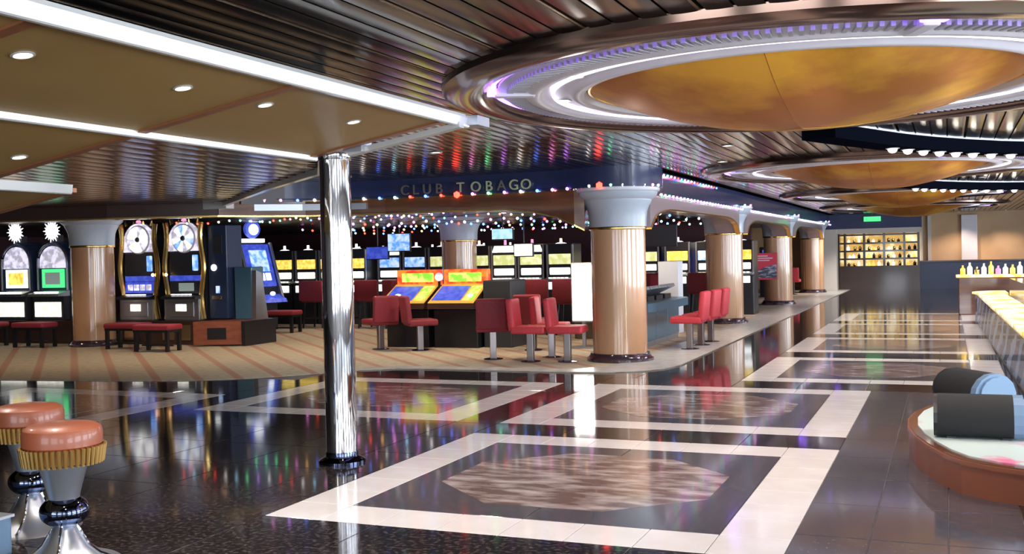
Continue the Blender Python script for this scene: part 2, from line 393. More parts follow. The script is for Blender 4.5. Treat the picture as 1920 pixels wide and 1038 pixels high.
# ------------------------------------------------------------------ main slatted ceiling
ceiling = G().box(-26, 7.5, -6, 46, 2.92, 3.1).build('ceiling', black, kind='structure')
slat_me = {}
def slat(x, y0, y1, z, wdt, m, par):
    k = (round(y1-y0, 2), wdt, m.name)
    if k not in slat_me: slat_me[k] = G().prismy([(wdt/2, .02)] + [(wdt*(.5-i/8), .016*wdt*((i/4-1)**2)) for i in range(9)] + [(-wdt/2, .02)], -(y1-y0)/2, (y1-y0)/2).mesh('slat', m, True)
    return put('slat', slat_me[k], par, (x, (y0+y1)/2, z))
k = -14
x = -3.21 - .675*11
i = 0
while x < 7.3:
    y1 = 43.0 if x > -4.0 else 15.3
    for q in range(4):
        slat(x + .03 + .16125*(q+.5), -5.4, y1, 2.85, .145, slat_m, ceiling)
    o = slat(x, -5.4, y1, 2.855, .022, brass_strip, ceiling); o.name = 'reveal_strip'
    x += .675

# lower ceiling zone on the left, beside the canopy
ZL = [(-4.5, 7.15), (-5.85, 9.16), (-7.61, 10.73), (-10.4, 13.45), (-12, 12.8), (-14, 12.3), (-25.9, 11.4), (-25.9, -5.4), (-4.5, -5.4)]
low = G().prism(ZL, 2.54, 2.84).build('ceiling_lower', black, kind='structure')
def clip_y(xv):                                     # far edge of that zone at a given x
    P = [(-4.5, 7.15), (-5.85, 9.16), (-7.61, 10.73), (-10.4, 13.45), (-12, 12.8), (-14, 12.3), (-25.9, 11.4)]
    for (xa, ya), (xb, yb) in zip(P, P[1:]):
        if xb <= xv <= xa: return ya + (yb-ya)*(xv-xa)/(xb-xa)
    return 7.0
x = -4.65
while x > -25.6:
    slat(x, -5.4, round(min(clip_y(x-.13), clip_y(x+.13)) - .03, 2), 2.51, .26, slat2_m, low).name = 'wide_slat'
    x -= .28
G().ribbon([(-4.42, 7.05), (-5.80, 9.16), (-7.57, 10.76), (-10.35, 13.5)], 2.46, 2.53, .07).build('edge_rail', rail_m, low)

# ------------------------------------------------------------------ tan canopy with metal rails
can = G().box(-3.345, -3.315, -.5, 7.2, 2.60, 2.66).build('ceiling_canopy', rail_m, kind='structure')
def slope(x): return 2.60 + .17*(x + 3.33)
def canopy_panel(xa, xb, y0, y1, n):
    step = (y1-y0)/n
    for i in range(n):
        a, b = y0+i*step, y0+(i+1)*step
        G().prismy([(xa, slope(xa)), (xb, slope(xb)), (xb, slope(xb)+.03), (xa, slope(xa)+.03)], a+.03, b-.03).build('canopy_panel', tan_panel, can)
        G().prismy([(xa, slope(xa)-.012), (xb, slope(xb)-.012), (xb, slope(xb)+.02), (xa, slope(xa)+.02)], b-.035, b+.035).build('seam', seam_m, can)
canopy_panel(-3.34, -4.52, -.5, 6.95, 4)
canopy_panel(-4.56, -5.92, -.5, 5.1, 3)
canopy_panel(-5.96, -7.4, -.5, 6.0, 3)
def rail(x, y0, y1):
    z = slope(x)
    G().prismy([(x-.02, z-.028), (x-.012, z-.035), (x+.012, z-.035), (x+.02, z-.028), (x+.03, z+.035), (x-.03, z+.035)], y0, y1).build('rail', rail_m, can)
rail(-3.33, -.5, 7.25); rail(-4.52, -.5, 7.02); rail(-5.94, -.5, 5.95)
G().box(-3.42, -3.22, 7.2, 7.42, slope(-3.33)-.02, slope(-3.33)+.05).build('rail_bracket', steel, can)
zA, zB = slope(-4.52)-.05, slope(-3.33)-.05
G().prismy([(-4.25, zA+.045), (-3.3, zB), (-3.3, zB+.04), (-4.25, zA+.085)], 7.05, 7.13).build('end_rail', rail_m, can)
G().box(-4.26, -4.10, 7.0, 7.16, 2.42, 2.52).build('post_bracket', steel, can)

# ------------------------------------------------------------------ downlights
dl_ring = G().lathe([(.075, .0), (.078, -.006), (.062, -.010), (.055, 0)], 20).mesh('trim_ring', rail_m, True)
dl_lamp = G().lathe([(0, -.004), (.055, -.002)], 20, caps=False).mesh('lamp', LAMP)
dl_lamp2 = G().lathe([(0, -.004), (.055, -.002)], 20, caps=False).mesh('lamp', ORB)
def downlight(loc, label, power, col=(1, .92, .84), group='recessed ceiling downlights', ang=2.1, tilt=0, amber=False, s=1.0):
    t = thing('downlight', label, 'downlight', loc, 0, group); t.rotation_euler = (0, tilt, 0); t.scale = (s, s, s)
    put('trim_ring', dl_ring, t); put('lamp', dl_lamp2 if amber else dl_lamp, t)
    if power: spot(t, (0, 0, -.03), power, col, ang)
    return t
TW = math.atan(.17)
for i, (px, py) in enumerate(((-3.74, 3.5), (-3.74, 4.55), (-3.74, 5.28), (-3.72, 6.26))):
    downlight((px, py, slope(px) - .001), ['nearest', 'second nearest', 'third nearest', 'farthest'][i] + ' bright downlight in the tan canopy strip above the chrome pole side', 60, group=None, tilt=-TW, s=.68)
downlight((-5.25, 4.86, slope(-5.25)-.001), 'bright downlight in the second tan canopy strip near the left edge', 60, group=None, tilt=-TW, s=.68)
downlight((-6.5, 5.2, slope(-6.5)-.001), 'bright downlight in the lowest tan canopy strip at the left edge', 40, group=None, tilt=-TW, s=.68)
for di, (x, y) in enumerate(((-2.2, 2.6), (.6, 3.2), (1.9, 9.0), (-5.6, 11.3), (-8.4, 13.9), (-2.4, 12.6), (.9, 12.0), (-.2, 13.0), (-2.9, 14.8), (2.2, 16), (-2.9, 21.2), (.6, 21.3), (-1, 30), (-2.8, 34), (.8, 34), (-3.2, 39.6), (-1, 39.5))):
    downlight((x, y, 2.848), 'small round downlight between the dark ceiling slats, %s by distance from the camera' % ORD[di], 420 if y > 39.55 else 130, group='downlights in the slatted ceiling')
for x in (.35, 1.9):
    t = downlight((x, 42.2, 2.848), ('left' if x < 1 else 'right') + ' pinkish downlight above the tan far wall', 160, (1, .75, .6), 'downlights above the far wall')

# ------------------------------------------------------------------ round ceiling rosettes
added_tube_m = glow('lilac_added_tube', (.82, .78, 1.0), 2.6)
soff_lamp = G().sphere((0, 0, -.015), .05, .05, .04, 14, 8).mesh('lamp', LAMP, True)
def rosette():
    t = thing('ceiling_rosette', 'x', 'ceiling dome', (0, 0, 0))
    S = 96
    G().lathe([(2.70, 2.86), (2.69, 2.81), (2.62, 2.775), (2.50, 2.765), (2.40, 2.785), (2.36, 2.83), (2.34, 2.87), (2.45, 2.88)], S, caps=False).build('bronze_ring', bronze_ring, t, True)
    G().tube([(*p, 2.85) for p in arc(0, 0, 2.315, 0, 2*PI, S)[:-1]], .018, 6, True).build('neon_tube', neon, t, True)
    G().tube([(*p, 2.812) for p in arc(0, 0, 1.865, 0, 2*PI, S)[:-1]], .011, 6, True).build('added_ring_tube', added_tube_m, t, True)  # lit tube added to brighten the plaster ring
    white = G().lathe([(2.285, 2.87), (2.275, 2.84), (2.22, 2.825), (2.06, 2.80), (2.03, 2.785), (1.98, 2.785), (1.94, 2.80), (1.90, 2.83), (1.80, 2.835), (1.74, 2.82), (1.71, 2.795), (1.66, 2.79), (1.63, 2.80), (1.61, 2.86)], S, caps=False).build('plaster_ring', plaster, t, True)
    g = G()
    for i in range(230):
        a = 2*PI*i/230
        g.box(2.075, 2.215, -.013, .013, 2.795, 2.835, M=Matrix.Rotation(a, 4, 'Z'))
    g.build('flutes', plaster_grey, white, kind='stuff')
    G().lathe([(2.34, 2.872), (1.5, 2.872)], S, caps=False).build('cove_back', blue_fascia, t)
    n = 14; R = 1.60; d = .34; rho = (R*R + d*d)/(2*d)
    prof = [(R*k/n, 2.85 - d + rho - math.sqrt(rho*rho - (R*k/n)**2)) for k in range(n+1)]
    bowl = G().lathe(prof, S, caps=False).build('gold_bowl', gold_bowl, t, True)
    G().tube([(*p, 2.845) for p in arc(0, 0, 1.59, 0, 2*PI, S)[:-1]], .016, 6, True).build('rim', gold, bowl, True)
    for r_, z_ in ((1.585, 0), ):
        for i in range(3):                          # thin raised ribs dividing the bowl
            a = 2*PI*i/3 + .5
            pts = [(q[0]*math.cos(a), q[0]*math.sin(a), q[1]-.003) for q in prof]
            G().tube(pts, .003, 5).build('rib', gold, bowl, True)
    for i in range(4):
        a = PI/2*i + .42
        M = Matrix.Rotation(a, 4, 'Z')
        G().box(2.0, 2.30, -.05, .05, 2.775, 2.84, .015, M=M).build('bracket', plaster, t)
        G().box(2.29, 2.36, -.07, .07, 2.79, 2.86, .01, M=M).build('neon_end', neon, t)
    for i in range(10):
        a = 2*PI*i/10 + .1
        o = put('lamp_ring', dl_ring, t, (1.84*math.cos(a), 1.84*math.sin(a), 2.833)); l = put('lamp', dl_lamp, o)
        if i % 2 == 0: spot(t, (1.84*math.cos(a), 1.84*math.sin(a), 2.80), 110, (1, .9, .78))
    return t
r0 = rosette(); r0['label'] = 'huge round amber-gold ceiling bowl in a white fluted ring, nearest the camera'; r0['group'] = 'round ceiling rosettes'
r0.location = (-1.0, 8.2, 0)
for y, lb in ((17.3, 'second round amber ceiling bowl, above the far floor squares'), (25.8, 'third round amber ceiling bowl down the hall'), (34.2, 'farthest round amber ceiling bowl before the end wall')):
    again(r0, lb, (-1.0, y, 0))

# black curved soffit with a row of spots over the bar walk
soffit_m = mat('matt_navy_black', (.004, .005, .010), .7, spec=0)
def spot_soffit(dy, lb):
    t = thing('spot_soffit', lb, 'light soffit', (0, dy, 0), 0, 'curved black spot soffits')
    pth = [(-1.02, 10.95), (-.86, 11.4), (-.66, 11.9), (-.42, 12.45), (-.12, 13.0), (.22, 13.5), (.60, 13.98), (1.05, 14.4), (1.6, 14.75), (2.3, 15.0)]
    G().ribbon(pth, 2.70, 2.86, .36).build('soffit_band', soffit_m, t)
    G().ribbon([(p[0]+.012, p[1]-.012) for p in pth], 2.84, 2.87, .02).build('chrome_edge', steel, t)
    for i in range(3, 9):
        for f in ((.0, .5) if i < 8 else (.0,)):
            a, b = Vector(pth[i]), Vector(pth[i+1]); p = a + (b-a)*f; d = (b-a).normalized(); p = p + Vector((-d.y, d.x))*.16
            o = put('lamp_ring', dl_ring, t, (p.x, p.y, 2.699)); put('lamp', soff_lamp, o)
    for q in ((-.2, 13.1), (.7, 14.2)): spot(t, (q[0], q[1], 2.66), 60)
    return t
spot_soffit(0, 'curved black soffit with a row of bright spots above the bar, nearer one')
spot_soffit(8.9, 'curved black soffit with spots farther down the hall')

# ------------------------------------------------------------------ casino fascia, ceiling and arches
PATH = [(-10.4, 13.45), (-10.1, 14.0), (-9.6, 14.5), (-9.0, 14.8), (-8.3, 14.9), (-7, 14.92), (-5.6, 14.88), (-5.15, 14.75), (-4.85, 14.6), (-4.5, 14.54), (-4.15, 14.62), (-3.98, 14.85), (-3.88, 15.2), (-3.95, 15.6), (-4.1, 15.95), (-4.15, 16.3), (-4.15, 20), (-4.15, 30), (-4.15, 44)]
fas = G().ribbon(PATH, [2.56 if p[0] < -4.1 and p[1] < 15 or p[1] < 15.7 else 2.48 for p in PATH], 2.86, .3).build('trim_3', blue_fascia, kind='structure', smooth=True)
G().ribbon([(-10.4, 13.4), (-10.05, 14.0), (-9.55, 14.5), (-9.0, 14.78), (-8.3, 14.88), (-7, 14.9), (-6.2, 14.88), (-5.7, 14.86), (-5.35, 14.84), (-5.1, 14.82), (-4.95, 14.85)], [2.32]*6 + [2.31, 2.24, 2.15, 2.04, 1.96], [2.545]*11, .45).build('wood_valance', wood_gloss, fas)
G().ribbon([(-10.4, 13.37), (-10.03, 13.98), (-9.53, 14.48), (-9.0, 14.76), (-8.3, 14.86), (-7, 14.88), (-6.2, 14.86), (-5.7, 14.84), (-5.35, 14.82), (-5.1, 14.80), (-4.95, 14.83)], [2.30]*6 + [2.29, 2.22, 2.13, 2.02, 1.94], [2.325]*6 + [2.315, 2.245, 2.155, 2.045, 1.965], .1).build('gold_bead', gold, fas)
G().ribbon([(p[0], p[1]) for p in PATH[2:8]], 2.535, 2.56, .06).build('gold_strip', gold, fas)
lf = G().ribbon([(-25.8, 11.3), (-18, 11.9), (-14, 12.25), (-12, 12.75), (-10.4, 13.42)], 2.31, 2.60, .5).build('trim_4', dark_wood, kind='structure')
G().ribbon([(-25.8, 11.27), (-18, 11.87), (-14, 12.22), (-12, 12.72), (-10.4, 13.39)], 2.30, 2.325, .1).build('gold_bead', gold, lf)
G().box(-10.62, -10.18, 13.30, 13.5, 2.42, 2.53, .01).build('corner_block', rail_m, lf)
G().ribbon([(-10.1, 13.9), (-9.55, 14.42), (-9.0, 14.70), (-8.6, 14.8)], 2.40, 2.50, .05).build('steel_band', steel, lf)
cc = G().prism([(-10.2, 13.7), (-9.4, 14.9), (-8.3, 15.2), (-5.2, 15.2), (-4.46, 15.6), (-4.46, 44), (-25.9, 44), (-25.9, 11.8), (-18, 12.3), (-14, 12.7), (-12, 13.2)], 2.50, 2.84).build('ceiling_casino', ceil_dark, kind='structure')
COLS_Y = [15.2, 23.5, 31.5, 39.9]
for a, b in zip(COLS_Y, COLS_Y[1:]):                # arched valance between the columns
    ys = [a + .45 + (b-a-.9)*i/24 for i in range(25)]
    def zb(y):
        u = min(y-a-.45, b-.45-y); q = max(0, 1 - u/1.5); return 2.30 - .32*(1 - math.sqrt(max(0, 1-q*q)))
    G().ribbon([(-4.17, y) for y in ys], [zb(y) for y in ys], 2.48, .5).build('arch_valance', mauve, fas)
    G().ribbon([(-4.15, y) for y in ys], [zb(y)-.025 for y in ys], [zb(y) for y in ys], .1).build('arch_bead', gold, fas)
# sign letters
sg = thing('club_sign', 'metal letters CLUB TOBAGO on the dark casino fascia', 'sign', (0, 0, 0))
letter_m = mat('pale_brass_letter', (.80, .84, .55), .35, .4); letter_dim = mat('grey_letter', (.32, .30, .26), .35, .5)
def text_mesh(ch, size, depth):
    cu = bpy.data.curves.new('txt', 'FONT'); cu.body = ch; cu.size = size; cu.extrude = depth; cu.align_x = 'CENTER'; cu.align_y = 'CENTER'
    o = bpy.data.objects.new('txt', cu); COL.objects.link(o)
    bpy.context.view_layer.update()
    me = bpy.data.meshes.new_from_object(o.evaluated_get(bpy.context.evaluated_depsgraph_get()))
    bpy.data.objects.remove(o); return me
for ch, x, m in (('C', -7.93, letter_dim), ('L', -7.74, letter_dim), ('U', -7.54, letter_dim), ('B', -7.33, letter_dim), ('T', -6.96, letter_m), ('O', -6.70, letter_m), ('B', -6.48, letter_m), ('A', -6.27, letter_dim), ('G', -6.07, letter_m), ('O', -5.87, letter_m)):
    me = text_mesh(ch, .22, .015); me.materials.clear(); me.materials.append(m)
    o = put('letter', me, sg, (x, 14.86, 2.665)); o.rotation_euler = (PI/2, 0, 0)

# ------------------------------------------------------------------ columns
def column():
    t = thing('column', 'x', 'column')
    G().lathe([(.50, 0), (.50, .05), (.47, .07), (.45, .10), (.44, .13), (0, .13)], 40).build('base', dark_marble, t, True)
    sh = G().lathe([(.405, .13), (.405, 1.95)], 48).build('shaft', peach, t, True)
    for a in (-1.05, -2.4, .6): G().box(.402, .4065, -.004, .004, .14, 1.94, M=Matrix.Rotation(a, 4, 'Z')).build('seam', brass_strip, sh)
    G().lathe([(.40, 1.945), (.425, 1.95), (.43, 1.97), (.425, 1.99), (.40, 1.995)], 40).build('collar', gold, t, True)
    cp = G().lathe([(.40, 1.985), (.425, 1.99), (.43, 2.12), (.44, 2.22), (.47, 2.30), (.505, 2.36), (.51, 2.39), (.53, 2.40), (.585, 2.45), (.60, 2.50), (.62, 2.505), (.62, 2.57), (0, 2.57)], 48).build('capital', capital_m, t, True)
    G().lathe([(.615, 2.515), (.632, 2.52), (.632, 2.555), (.615, 2.56)], 48, caps=False).build('abacus', plaster, cp, True)
    return t
c0 = column(); c0['label'] = 'nearest peach column with pale blue flared capital at the casino corner'; c0.location = (-4.55, 15.2, 0); c0['group'] = 'peach casino columns'
for (x, y), lb in (((-4.6, 23.5), 'second peach column along the walkway behind the red chairs'), ((-4.6, 31.5), 'third peach column along the walkway beside the red stand-up sign'), ((-4.6, 39.9), 'farthest peach column along the walkway before the end frame'),
                   ((-15.74, 16.3), 'shaded peach column on the left between the slot machines'), ((-10.42, 22.1), 'peach column rising behind the red and green game consoles')):
    again(c0, lb, (x, y, 0), .3)

# ------------------------------------------------------------------ chrome pole
po = thing('chrome_pole', 'polished chrome pole rising from the black floor to the canopy', 'pole', (-4.46, 7.2, 0))
G().lathe([(.122, .05), (.122, 2.42)], 40).build('shaft', chrome, po, True)
G().lathe([(.185, 0), (.185, .02), (.165, .035), (.13, .05), (.128, .07), (.128, .09), (0, .09)], 40).build('base_flange', dark_chrome, po, True)
G().lathe([(.127, 2.38), (.13, 2.385), (.13, 2.43), (0, 2.43)], 40).build('top_collar', chrome, po, True)

# ------------------------------------------------------------------ string lights
BC = {'red': (1, .05, .03), 'pink': (1, .25, .75), 'blue': (.08, .2, 1), 'sky': (.35, .75, 1), 'white': (1, .92, .9), 'green': (.15, 1, .4), 'amber': (1, .5, .15), 'violet': (.6, .2, 1)}
bulb_m = {k: mat('bulb_' + k, c, .3, emit=tuple(.25+.75*q for q in c) if k == 'white' else c, es=7) for k, c in BC.items()}
bulb_me = {}
def bulb_mesh(c, r):
    if (c, r) not in bulb_me:
        g = G(); bmesh.ops.create_icosphere(g.bm, subdivisions=1, radius=r); bulb_me[(c, r)] = g.mesh('bulb', bulb_m[c], True)
    return bulb_me[(c, r)]
wire_m = mat('string_wire', (.02, .03, .02), .5)
PAL = ['white', 'pink', 'sky', 'blue', 'red', 'white', 'green', 'amber', 'violet', 'red', 'blue', 'pink']
def along(pts, step, off=0):
    pts = [Vector(p) for p in pts]; out = []; d = off
    for a, b in zip(pts, pts[1:]):
        L = (b-a).length
        while d <= L: out.append(a + (b-a)*d/L); d += step
        d -= L
    return out
def string_light(label, pts, step, r=.022, seq=None, group=None, big=(), drop=None):
    t = thing('string_light', label, 'string lights', (0, 0, 0), 0, group)
    G().tube(([(pts[0][0]-.01, pts[0][1], drop)] if drop else []) + [(p[0], p[1], p[2]+.02) for p in pts] + ([(pts[-1][0]+.01, pts[-1][1], drop)] if drop else []), .005, 4).build('wire', wire_m, t)
    for i, p in enumerate(along(pts, step, step*.4)):
        c = (seq[i % len(seq)] if seq else random.choice(PAL)); rr = .055 if i in big else r
        put('bulb', bulb_mesh('red' if (i in big and c not in ('pink', 'violet')) else c, rr), t, p)
    return t
fpts = [(p[0] + .0, p[1] - .035, 2.565 + (.0 if p[0] < -5.3 else .0)) for p in PATH[1:8]]
string_light('string of coloured bulbs along the lower edge of the casino fascia under the letters', fpts, .27, .026, ['pink', 'violet', 'blue', 'white', 'pink', 'sky', 'white', 'blue', 'sky', 'red', 'blue', 'red', 'white', 'pink', 'green', 'violet', 'white', 'blue'], None, (0, 12))
string_light('short string of bulbs around the top of the nearest column capital', [(-4.55 + .65*math.cos(a), 15.2 + .65*math.sin(a), 2.58) for a in [PI + .05 + i*.16 for i in range(20)]], .17, .024, ['white', 'amber', 'white', 'red', 'white', 'red', 'green', 'white', 'sky', 'white', 'pink'], None, (5,))
string_light('long string of bulbs along the navy walkway fascia above the columns', [(-4.11, 16.0, 2.495), (-4.11, 43, 2.495)], .26, .022, ['white', 'pink', 'green', 'white', 'violet', 'pink', 'sky'])
string_light('string of bulbs along the top of the navy walkway fascia', [(-4.11, 16.2, 2.81), (-4.11, 20.5, 2.81)], .24, .02, ['violet', 'green', 'white', 'pink', 'red', 'blue'])
for (x, y), lb in (((-4.6, 23.5), 'second column'), ((-4.6, 31.5), 'third column'), ((-4.6, 39.9), 'farthest column')):
    string_light('short string of white bulbs around the capital of the %s' % lb, [(x + .65*math.cos(a), y + .65*math.sin(a), 2.58) for a in [PI + .05 + i*.2 for i in range(16)]], .22, .024, ['white', 'sky', 'pink'])
rows = [(-13.4, -7.9, 15.9, 2.36), (-13.0, -8.6, 17.6, 2.42), (-12.0, -4.7, 19.0, 2.43), (-12.2, -4.7, 20.2, 2.38), (-12.0, -5.2, 21.4, 2.36), (-15.5, -11.2, 23.2, 2.40), (-14.8, -5.2, 24.6, 2.38), (-15.6, -6.0, 26.0, 2.34), (-14.0, -5.2, 28.0, 2.38)]
for i, (a, b, y, z) in enumerate(rows):
    string_light('string of coloured bulbs under the casino ceiling, %s row from the front' % ORD[i], [(a + (b-a)*u/8, y, z - .05*math.sin(PI*u/2 % PI)) for u in range(9)], .24 if y < 20 else .30, .022 if y < 20 else .03, drop=2.5)

# ------------------------------------------------------------------ slot machines, left bank
def star_burst(parent, cz, R):
    b = G().lathe([(0, -.05), (R*.55, -.04), (R*.6, 0), (R*.55, .04), (0, .05)], 20).move(Matrix.Translation((0, 0, cz)) @ Matrix.Rotation(PI/2, 4, 'X')).build('burst_core', W_, parent, True)
    g = G()
    for i in range(18):
        a = 2*PI*i/18; c, s = math.cos(a), math.sin(a); rr = R*(1.0 if i % 2 else .86)
        g.cyl((R*.5*c, 0, cz + R*.5*s), (rr*c, 0, cz + rr*s), .028, .006, 5)
    g.build('burst_rays', W_, b)
def arch_poly(w, z0, z1, r=None, n=12):
    h = w/2; zc = z1 - h
    return [(-h, z0), (h, z0)] + [(h*math.cos(PI*i/n), zc + h*math.sin(PI*i/n)) for i in range(n+1)]
def button_row(parent, y, z, w, n, m):
    for i in range(n):
        x = -w/2 + w*(i+.5)/n
        G().box(x - w/n*.36, x + w/n*.36, y-.03, y+.03, z, z+.02, .005, seg=1).build('button', m, parent)
def burst_machine(label, scr, frame):
    t = thing('slot_machine', label, 'slot machine', (0, 0, 0), 0, 'arched slot machines on the left')
    body = G().prismy(arch_poly(.86, .48, 2.12), .02, .6).build('cabinet', navy_p, t)
    G().box(-.42, .42, -.16, .02, .48, .98, .015).build('lower_cabinet', charcoal, t)
    G().box(-.36, .36, -.175, -.155, .55, .86, .01).build('belly_glass', W_soft, t)
    dk = G().prismx([(-.30, .98), (.02, .98), (.02, 1.10), (-.28, 1.03)], -.42, .42).build('button_deck', steel, t)
    button_row(dk, -.20, 1.055, .66, 6, W_)
    G().prismy(arch_poly(.72, 1.56, 2.02), -.01, .02).build('arched_glass', LAV, t)
    fr = G().box(-.30, .30, -.015, .02, 1.15, 1.54, .01).build('screen_frame', frame, t)
    G().box(-.20, .20, -.028, -.014, 1.22, 1.47, .006).build('screen', scr, fr)
    pts = [(p[0], -.02, p[1]) for p in arch_poly(.80, 1.10, 2.07)]
    G().tube(pts[1:] + [pts[0]], .022, 6).build('chrome_frame', steel, t, True)
    G().box(-.06, .06, .1, .25, 2.08, 2.25).build('topper_stem', blackp, t)
    star_burst(t, 2.33, .24)
    return t
m1 = burst_machine('arch-topped slot machine with yellow screen and starburst topper at left edge', YEL, W_soft); m1.location = (-18.27, 16.75, 0)
m2 = burst_machine('arch-topped slot machine with green screen and starburst topper beside the left column', GREY_S, GRN); m2.location = (-17.25, 16.75, 0)
tag(G().box(-19.2, -16.5, 16.5, 17.5, 0, .48, .01).build('machine_plinth', dark_wood), 'dark wood plinth under the two arched slot machines', 'plinth')
def wheel_machine(label, variant):
    t = thing('slot_machine', label, 'slot machine', (0, 0, 0), 0, 'gold-framed wheel slot machines')
    G().prismy(arch_poly(.92, .48, 2.45), .03, .6).build('cabinet', blackp, t)
    G().box(-.42, .42, -.14, .03, .48, .90, .015).build('lower_cabinet', steel, t)
    bl = G().box(-.30, .30, -.155, -.135, .55, .84, .01).build('belly_panel', steel, t); G().box(-.13, .13, -.165, -.15, .66, .80, .008).build('coin_lamp', W_soft, bl)
    dk = G().prismx([(-.26, .90), (.03, .90), (.03, 1.0), (-.24, .95)], -.42, .42).build('button_deck', blackp, t)
    button_row(dk, -.14, .978, .5, 5, W_)
    lo = G().box(-.37, .37, -.02, .03, 1.02, 1.24, .01).build('reel_panel', BLU if variant == 0 else charcoal, t)
    if variant == 0:
        for i in range(4): G().box(-.30+.155*i, -.17+.155*i, -.03, -.015, 1.07, 1.19, .008).build('reel_window', LAV, lo)
    else: G().box(-.15, .22, -.03, -.015, 1.05, 1.21, .008).build('screen', GREY_S, lo)
    G().box(-.37, .37, -.02, .03, 1.25, 1.36, .01).build('title_strip', BLU, t)
    G().box(-.36, .36, -.015, .03, 1.38, 1.82, .01).build('upper_display', charcoal, t)
    G().box(.20, .33, -.022, -.01, 1.45, 1.76, .02).build('display_figure', BLU2, t)
    G().prismy(arch_poly(.78, 1.84, 2.42), -.01, .03).build('wheel_glass', LAV, t)
    wh = G().lathe([(0, 0), (.27, 0), (.29, .015), (.29, .03), (0, .03)], 32).move(Matrix.Translation((0, -.045, 2.09)) @ Matrix.Rotation(-PI/2, 4, 'X')).build('wheel', plaster, t, True)
    wm = [W_, LAV, W_soft, BLU2] if variant else [W_, W_soft, LAV, W_soft]
    for i in range(12):
        a0, a1 = 2*PI*i/12, 2*PI*(i+1)/12 - .05
        G().prismy([(.06*math.cos(a0), 2.09+.06*math.sin(a0)), (.26*math.cos(a0), 2.09+.26*math.sin(a0)), (.265*math.cos((a0+a1)/2), 2.09+.265*math.sin((a0+a1)/2)), (.26*math.cos(a1), 2.09+.26*math.sin(a1)), (.06*math.cos(a1), 2.09+.06*math.sin(a1))], -.056, -.044).build('wedge', wm[i % 4], wh)
    G().sphere((0, -.06, 2.09), .05, .03, .05, 10, 6).build('hub', charcoal, wh, True)
    for s in (-1, 1):                                # wavy gold side frames
        pts = [(s*(.44 + .035*math.sin(z*5.2)), -.03, z) for z in [.5 + .1*i for i in range(20)]]
        G().tube(pts, .05, 8).build('gold_side', gold, t, True)
    G().lathe([(.05, 2.43), (.05, 2.46), (.03, 2.48)], 12).build('top_lamp', PNK, t)
    for s in (-.3, -.1, .12, .32): G().cyl((s, .0, 2.33 + .1*(1-abs(s)*2)), (s*1.1, -.02, 2.47), .035, .01, 6).build('gold_flame', gold, t)
    G().sphere((.40 if variant == 0 else -.40, -.09, 1.38), .035, .03, .035, 8, 6).build('side_lamp', ORB, t, True)
    return t
w1 = wheel_machine('gold-framed wheel slot machine with blue reel panel beside the left column', 0); w1.location = (-15.05, 16.85, 0)
w2 = wheel_machine('gold-framed wheel slot machine with grey screen above the two red stools', 1); w2.location = (-13.92, 16.85, 0)
pl = thing('machine_plinth', 'redwood plinth with square black vent under the wheel machines', 'plinth')
G().box(-15.6, -13.3, 16.6, 17.5, 0, .48, .01).build('plinth_body', dark_wood, pl)
pe = G().prism([(-13.28, 16.25), (-12.35, 16.55), (-12.35, 17.5), (-13.28, 17.5)], .04, .48).build('plinth_end', redwood, pl)
MV = Matrix.Translation((-12.86, 16.39, 0)) @ Matrix.Rotation(math.atan2(.3, .93), 4, 'Z')
G().box(-.17, .2, -.012, .03, .14, .36, .004, M=MV, seg=1).build('vent', blackp, pe)
G().box(-12.36, -12.28, 16.5, 17.5, .012, .48).build('plinth_post', blackp, pl)
for i, x in enumerate((-15.25, -14.3, -13.9)): G().box(x, x+.28, 16.58, 16.6, .1, .4, .004).build('brass_vent', brass_strip, pl)
# tall dark kiosks beside the wheel machines
k1 = thing('ticket_kiosk', 'tall dark blue machine side cabinet with round white lamp next to the wheel machines', 'kiosk', (-13.2, 16.95, .48))
G().box(-.24, .2, 0, .5, .02, 1.85, .02).build('body', navy_p, k1)
G().box(-.08, .1, -.012, .01, 1.3, 1.65, .008).build('upper_panel', charcoal, k1)
G().lathe([(0, 0), (.065, 0), (.065, .02)], 16).move(Matrix.Translation((-.1, 0, 1.02)) @ Matrix.Rotation(PI/2, 4, 'X')).build('round_lamp', W_, k1)
G().box(-.06, .02, -.02, .01, .52, .66, .005).build('card_slot', BLU2, k1); G().box(-.16, .06, -.02, .01, .40, .47, .005).build('coin_slot', brass_strip, k1)
k2 = thing('ticket_kiosk', 'shorter teal-black kiosk with slanted steel side in front of the blue machine', 'kiosk', (-12.74, 17.1, .48))
G().box(-.2, .2, 0, .4, 0, 1.02, .02).build('body', teal_p, k2)
G().prismx([(-.02, 0), (.38, 0), (.2, .9), (.02, .95)], .2, .30).build('side_plate', steel, k2)

# tall blue slanted machine
bm_ = thing('slot_machine', 'tall leaning blue slot machine with round white lamp on top', 'slot machine', (-14.55, 20.3, 0), 1.25)
G().box(-.45, .45, .1, .8, 0, .62, .02).build('base', charcoal, bm_)
G().box(-.3, .0, .085, .11, .2, .36).build('badge', YEL, bm_)
G().prismx([(-.05, .62), (.75, .62), (.75, 2.02), (.35, 2.02), (.0, 1.0)], -.42, .42).build('cabinet', blackp, bm_)
SL = Matrix.Translation((0, -.01, 1.0)) @ Matrix.Rotation(-.33, 4, 'X')
G().box(-.36, .36, -.03, .02, .02, 1.05, .02, M=SL).build('display', BLU, bm_)
G().box(-.22, .25, -.045, -.02, .38, .9, .01, M=SL).build('display_art', BLU2, bm_)
for i in range(3): G().box(-.24+.17*i, -.1+.17*i, -.045, -.02, .16, .34, .01, M=SL).build('reel_window', W_, bm_)
for s in (-1, 1): G().box(s*.42-.03, s*.42+.03, -.07, .04, -.35, 1.08, .01, M=SL).build('side_trim', steel, bm_)
G().prismx([(-.35, .66), (.05, .66), (.05, .86), (-.3, .74)], -.36, .4).build('button_deck', BLU, bm_)
